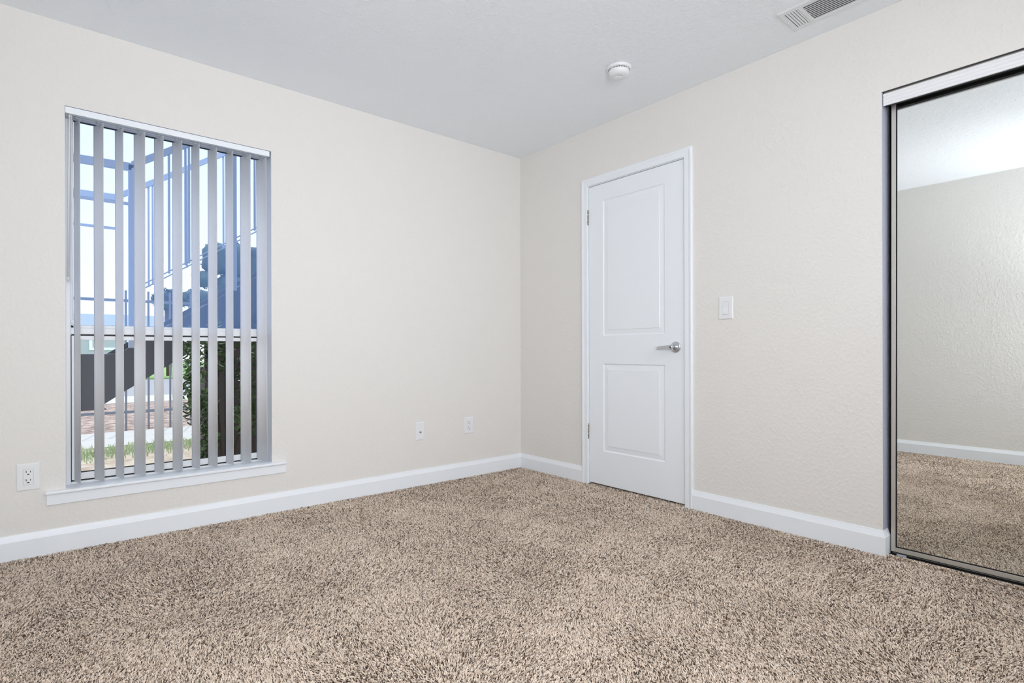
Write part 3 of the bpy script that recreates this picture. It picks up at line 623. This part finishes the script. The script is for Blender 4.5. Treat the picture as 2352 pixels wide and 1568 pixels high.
cs = [((-2.09, 1.1, 0.88), (0.06, 0.10, 0.20)), ((-2.08, 1.1, 0.66), (0.07, 0.12, 0.18)), ((-2.03, 1.1, 0.50), (0.08, 0.10, 0.15)), ((-1.93, 1.12, 0.95), (0.10, 0.1, 0.20)), ((-1.70, 1.1, 0.75), (0.12, 0.14, 0.30)), ((-1.72, 1.08, 0.46), (0.12, 0.12, 0.14)), ((-1.98, 1.12, 0.30), (0.06, 0.08, 0.15)), ((-1.6, 1.1, 1.0), (0.2, 0.14, 0.15)), ((-1.5, 1.15, 0.5), (0.15, 0.12, 0.4))]
leaves('foliage', sh, cs, 1700, 0.056, m_leaf, 3)
for i, (x0, x1) in enumerate(((-1.95, -2.08), (-1.93, -1.99), (-1.86, -1.72), (-1.84, -1.60), (-1.90, -1.93))):
    MB().tube([(x0, 1.1, G - 0.01), (x0 * .7 + x1 * .3, 1.09 + 0.02 * math.sin(i), 0.2), (x1, 1.1, 0.6), (x1 + 0.02, 1.11, 1.0)], 0.009, 7, r_end=0.003).build('stem', m_stem, sh)

# trees across the road
m_tree = mat('tree_leaf', srgb(58, 74, 66), 0.8); noisecol(m_tree, 0.8, srgb(44, 58, 60), srgb(78, 96, 84))
m_bark = mat('bark', srgb(92, 78, 70), 0.9)
def tree(loc, trunks, blobs, label, seed):
    tr_ = thing('tree', loc, label, 'tree', 'trees across the road')
    mb = MB()
    for c, r3 in blobs:
        t = bmesh.new(); bmesh.ops.create_icosphere(t, subdivisions=3, radius=1)
        rd = random.Random(seed)
        for v in t.verts:
            k = 1 + 0.07 * math.sin(v.co.x * 5 + c[0]) * math.cos(v.co.z * 6) + rd.uniform(-0.05, 0.05)
            v.co = Vector((v.co.x * r3[0] * k + c[0], v.co.y * r3[1] * k + c[1], v.co.z * r3[2] * k + c[2]))
        for f in t.faces: f.smooth = True
        mb.merge(t)
    cr_ = mb.build('crown', m_tree, tr_)
    leaves('leaves', tr_, blobs, 1500, 0.16, m_tree, seed)
    for x0, x1, z1 in trunks: MB().tube([(x0, loc[1], loc[2] - 0.02), (x0 * .5 + x1 * .5, loc[1], z1 * 0.5), (x1, loc[1], z1)], 0.10, 10, r_end=0.16).build('trunk', m_bark, tr_)
sc = 27.25 / 17.25
def fx(x): return -2.835 + (x + 2.835) * sc
def fz(z): return 0.913 + (z - 0.913) * sc
tree((fx(-0.42), 24, G), [(fx(-0.42), fx(-0.42), fz(2.1))], [((fx(-0.40), 24, fz(2.33)), (0.62, 0.7, 0.42))], 'low round crowned tree across the road, left of the others', 5)
tree((fx(0.2), 28.5, G), [(2.75, 2.8, 3.3)], [((2.9, 28.5, 3.62), (0.75, 0.8, 0.50)), ((3.9, 28.5, 3.5), (0.7, 0.8, 0.62))], 'low tree across the road with a wide flat crown', 6)
tree((fx(1.1), 24.0, G), [(fx(1.1), fx(1.1), fz(2.6))], [((fx(0.75), 24.0, fz(3.55)), (0.62, 0.7, 0.75)), ((fx(1.25), 24.0, fz(3.55)), (0.7, 0.7, 0.85)), ((fx(0.45), 24.0, fz(2.95)), (0.5, 0.6, 0.35)), ((fx(1.9), 24.0, fz(3.4)), (0.8, 0.8, 1.0)), ((fx(1.15), 24.0, fz(2.7)), (0.8, 0.8, 0.7))], 'tallest dark crowned tree across the road', 8)

# low house across the road
bd = thing('house', (-2, 40, G), 'low pale blue house with white framed windows across the road', 'house')
m_sid = mat('siding', srgb(178, 184, 194), 0.8); m_roof = mat('roof', srgb(150, 158, 170), 0.8); s4_ = 43.25 / 33.25
MB().box(-16, 40, G, 3.0, 46, 2.6).build('wall', m_sid, bd)
MB().prism([(-0.4, 2.6), (3.2, 3.5), (6.8, 2.6)], (-16.4, 40, 0), (3.4, 40, 0), (0, 1, 0), (0, 0, 1)).build('roof', m_roof, bd)
for x0 in (-4.6, -1.05, -8.2):
    mb = MB(); a, b, z0, z1 = x0, x0 + 2.05, 1.04, 2.3; t = 0.16
    mb.box(a, 39.95, z0, b, 40, z0 + t); mb.box(a, 39.95, z1 - t, b, 40, z1); mb.box(a, 39.95, z0 + t, a + t, 40, z1 - t); mb.box(b - t, 39.95, z0 + t, b, 40, z1 - t)
    wf = mb.build('window', m_white, bd); sub(MB().box(a + t, 39.97, z0 + t, b - t, 39.99, z1 - t), 'pane', m_sid, wf, bd)
# unseen slab added outside, above the view, to keep sun out of the room
tag(MB().box(-6, 0.142, 2.75, 3, 1.35, 2.9).build('sun_blocking_slab', m_walk), 'unseen slab added above the window to block the sun', 'sun blocker', kind='structure')
for o in bpy.data.objects:
    if o.get('_w') is not None: del o['_w']
